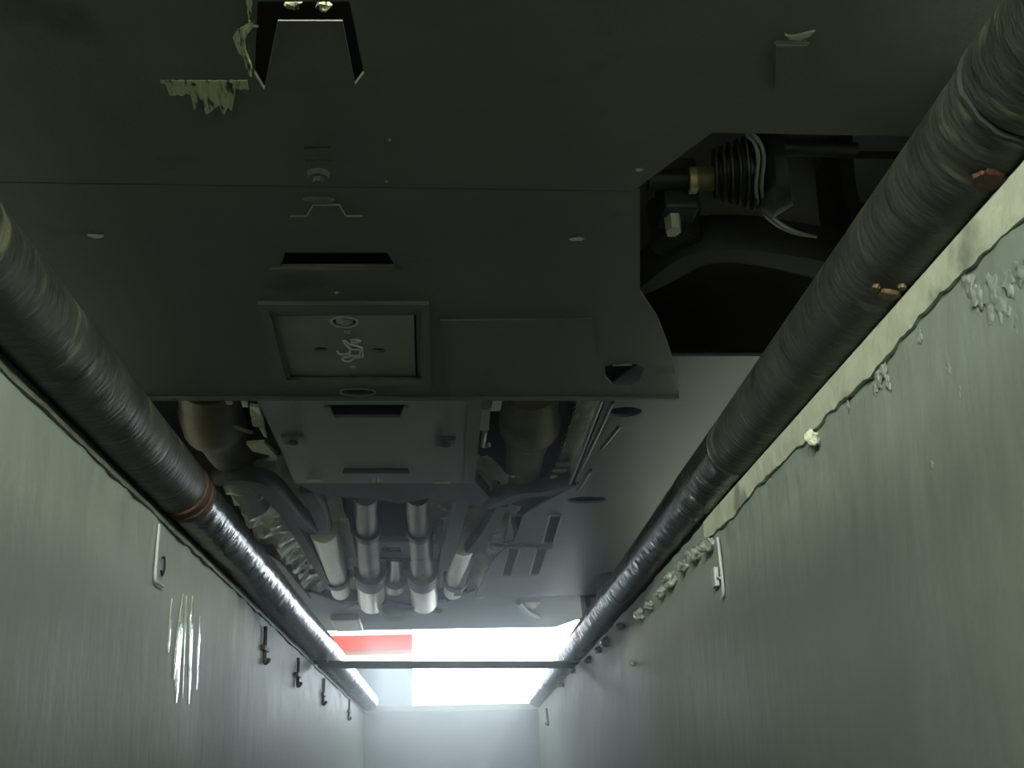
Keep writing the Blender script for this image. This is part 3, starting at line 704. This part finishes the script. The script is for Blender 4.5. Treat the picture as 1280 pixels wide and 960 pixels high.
# sensor bracket, right of the gearbox cover
bm = NB(); prism(bm, LP([(600, 512), (613, 512), (611, 538), (597, 538)], .225), .02); sb = part('sensor', bm, 'flap_plastic')
bm = NB(); prism(bm, LP([(617, 498), (629, 497), (625, 514), (613, 514)], .235), .012); obj('sensor_clip', bm, 'bright_steel', sb)
bm = NB(); tube(bm, smooth_path([L(606, 538, .232), L(604, 550, .232), L(604, 557, .232), L(612, 556, .232)], 4), .006, 8); obj('sensor_wire', bm, 'bolt_zinc', sb, True)
# crumpled foil pieces, left of the gearbox cover
for k, (poly, z) in enumerate((([(281, 500), (287, 498), (291, 506), (284, 506)], .235), ([(301, 502), (308, 502), (310, 511), (303, 511)], .232), ([(312, 509), (324, 508), (327, 522), (313, 521)], .23), ([(314, 525), (328, 523), (331, 535), (316, 532)], .23), ([(308, 556), (330, 553), (347, 570), (343, 572), (336, 568), (316, 564)], .23), ([(324, 533), (329, 533), (334, 546), (330, 546)], .228), ([(292, 536), (312, 541), (316, 543), (300, 540)], .232))):
    bm = NB(); prism(bm, LP(poly, z), .008)
    for v in bm.verts: v.co.z += .008 * noise.noise(v.co * 40)
    part('foil_scrap', bm, 'foil' if k < 2 else 'mesh_foil')
# --- side floor panels
def side_panel(s):
    xi0, xi1, xo = .285, .215, .86
    z = .222
    y0 = 0.30 if s else 0
    poly = [(s * .50, .60), (s * xo, .60), (s * xo, 3.0), (s * .30, 3.0), (s * .33, yA + .75), (s * L(716, 608, z).x, L(716, 608, z).y), (s * L(757, 497, z).x, yb - .02)]
    if s < 0: poly = poly[::-1]
    holes = []
    pl_ = [Vector((x, y, z)) for x, y in poly]
    if s > 0:
        for px, py in ((640, 661), (689, 661), (637, 702), (672, 702)):
            a_, b_ = L(px - 4, py + 17, z), L(px + 6, py - 17, z); d = (b_ - a_); nn = Vector((-d.y, d.x, 0)).normalized() * .016
            holes.append([a_ + nn * .5, a_ + nn, b_ + nn, b_ + nn * .5, b_ - nn * .5, b_ - nn, a_ - nn, a_ - nn * .5])
        holes.append(ellipse(L(780, 515, z), .035, .03)); holes.append(ellipse(L(733, 625, z), .05, .035))
    bm = NB(); plate(bm, pl_, holes, .006); sp = part('side_panel', bm, 'floor_plastic')
    bm = NB(); box(bm, *sorted((s * .3, s * .8)), .7, 2.9, .27, .275); obj('panel_backing', bm, 'deep_black', sp)
    if s > 0:
        for hpts in holes[:4]:
            bm = NB(); tube(bm, hpts + [hpts[0]], .0035, 6); obj('slot_rim', bm, 'flap_plastic', sp, True)
        bm = NB(); tube(bm, [L(612, 681, z), L(690, 685, z)], .004, 6); obj('seam_rib', bm, 'floor_plastic', sp, True)
    return sp
side_panel(1); side_panel(-1)
# --- rear underside
yr0 = L(490, 752, .25).y
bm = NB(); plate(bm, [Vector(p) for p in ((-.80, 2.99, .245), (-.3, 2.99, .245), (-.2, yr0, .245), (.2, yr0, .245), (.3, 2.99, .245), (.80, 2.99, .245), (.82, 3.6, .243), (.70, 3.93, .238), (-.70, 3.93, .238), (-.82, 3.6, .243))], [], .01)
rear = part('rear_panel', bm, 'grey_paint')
bm = NB(); lump(bm, L(474, 761, .24), .02, 2, .1, 3, (1.2, 1.2, .5)); obj('bolt', bm, 'bright_steel', rear, True)
bm = NB(); tube(bm, smooth_path([L(437, 760, .24), L(470, 752, .235), L(500, 756, .235), L(550, 763, .24)], 5), .012, 8); obj('rear_rib', bm, 'floor_plastic', rear, True)
a_, b_ = L(416, 777, .235), L(452, 777, .235)
bm = NB(); box(bm, a_.x, b_.x, a_.y - .16, a_.y + .16, .215, .245, .012); part('rear_silencer', bm, 'exhaust_steel', label='silver exhaust silencer')
bm = NB(); tube(bm, smooth_path([L(648, 753, .235), L(658, 764, .235), L(672, 772, .235)], 4), .012, 8); obj('rear_rib', bm, 'floor_plastic', rear, True)
bm = NB(); prism(bm, LP([(656, 752), (676, 753), (668, 761), (657, 759)], .24), .01); obj('rear_tab', bm, 'bolt_zinc', rear)
# --- right front suspension seen past the tray
SZ = .26
cv = part('drive_joint', tube(NB(), P3([(860, 225, SZ), (871, 225, SZ)]), [.017, .017], 20), 'brass', smooth=True, label='pale brass clamp band')
obj('clamp_buckle', box(NB(), *(lambda c: (c.x - .005, c.x + .005, c.y - .006, c.y + .006, c.z - .021, c.z - .017))(L(865, 222, SZ)), .001), 'bolt_zinc', cv)
obj('shaft', tube(NB(), P3([(870, 224, SZ), (896, 223, SZ)]), .016, 20), 'olive_paint', cv, True)
obj('inner_shaft', tube(NB(), P3([(810, 226, SZ), (860, 225, SZ)]), .013, 16), 'dark_metal', cv, True)
bm = NB(); pts, rad = [], []
for k in range(25):
    u = k / 24; pts.append(L(892 + 56 * u, 218 - 4 * u, SZ)); rad.append(.026 + .02 * u + (.006 if k % 4 < 2 else -.003))
tube(bm, pts, rad, 24); obj('rubber_boot', bm, 'rubber', cv, True)
obj('hub_carrier', tube(NB(), P3([(946, 212, SZ), (962, 212, SZ), (985, 208, SZ)]), [.05, .062, .05], 20), 'dark_metal', cv, True)
obj('steering_rod', tube(NB(), P3([(970, 184, .28), (1000, 186, .28), (1070, 188, .28)]), [.014, .010, .010], 12), 'dark_metal', cv, True)
for k, dx in enumerate((0, 7)):
    bm = NB(); tube(bm, smooth_path(P3([(934 + dx, 168, .215), (944 + dx, 180, .215), (948 + dx, 200, .215), (945 + dx, 235, .215), (952 + dx, 262, .215), (968 + dx, 279, .215), (992 + dx, 291, .22), (1020, 296, .23)]), 6), .0024, 8)
    part('brake_hose', bm, 'flap_plastic', smooth=True)
ca = blade('control_arm', [(800, 366), (828, 350), (868, 326), (915, 320), (980, 328), (1060, 345)], [.012, .022, .028, .025, .028, .035], .205, .05, 'deep_black')
bm = NB(); c = L(845, 306, .22); tube(bm, [c + Vector((0, 0, .06)), c, c - Vector((0, 0, .004))], [.038, .034, .026], 24); obj('bushing', bm, 'rubber', ca, True)
bm = NB(); c = L(842, 290, .205); tube(bm, [c + Vector((0, 0, .03)), c], [.0115, .010], 6); bmesh.ops.scale(bm, vec=(1, 1.5, 1), verts=bm.verts, space=Matrix.Translation(-c)); obj('bolt', bm, 'bolt_zinc', ca, label := False)['label'] = 'pale zinc bolt head'
bm = NB(); c = L(848, 265, .235); box(bm, c.x - .024, c.x + .022, c.y - .03, c.y + .03, .225, .30, .005); obj('bracket', bm, 'dark_metal', ca)

# ------------------------------------------------------------------ added volume: haze imitating lens glow around the doorway
bm = NB(); box(bm, -.362, .382, 1.6, Y1 - .03, PD + .01, .19)
hz = bpy.data.materials.new('veil'); hz.use_nodes = True
for n_ in list(hz.node_tree.nodes):
    if n_.type == 'BSDF_PRINCIPLED': hz.node_tree.nodes.remove(n_)
vn = hz.node_tree.nodes.new('ShaderNodeVolumeScatter'); vn.inputs['Density'].default_value = 0.12; vn.inputs['Anisotropy'].default_value = 0.8
vn.inputs['Color'].default_value = (.86, .94, 1, 1)
hz.node_tree.links.new(vn.outputs[0], hz.node_tree.nodes['Material Output'].inputs['Volume'])
MAT['veil'] = hz
tag(obj('veil', bm, 'veil'), 'thin bluish haze hanging in the pit under the car', 'veil', kind='stuff')
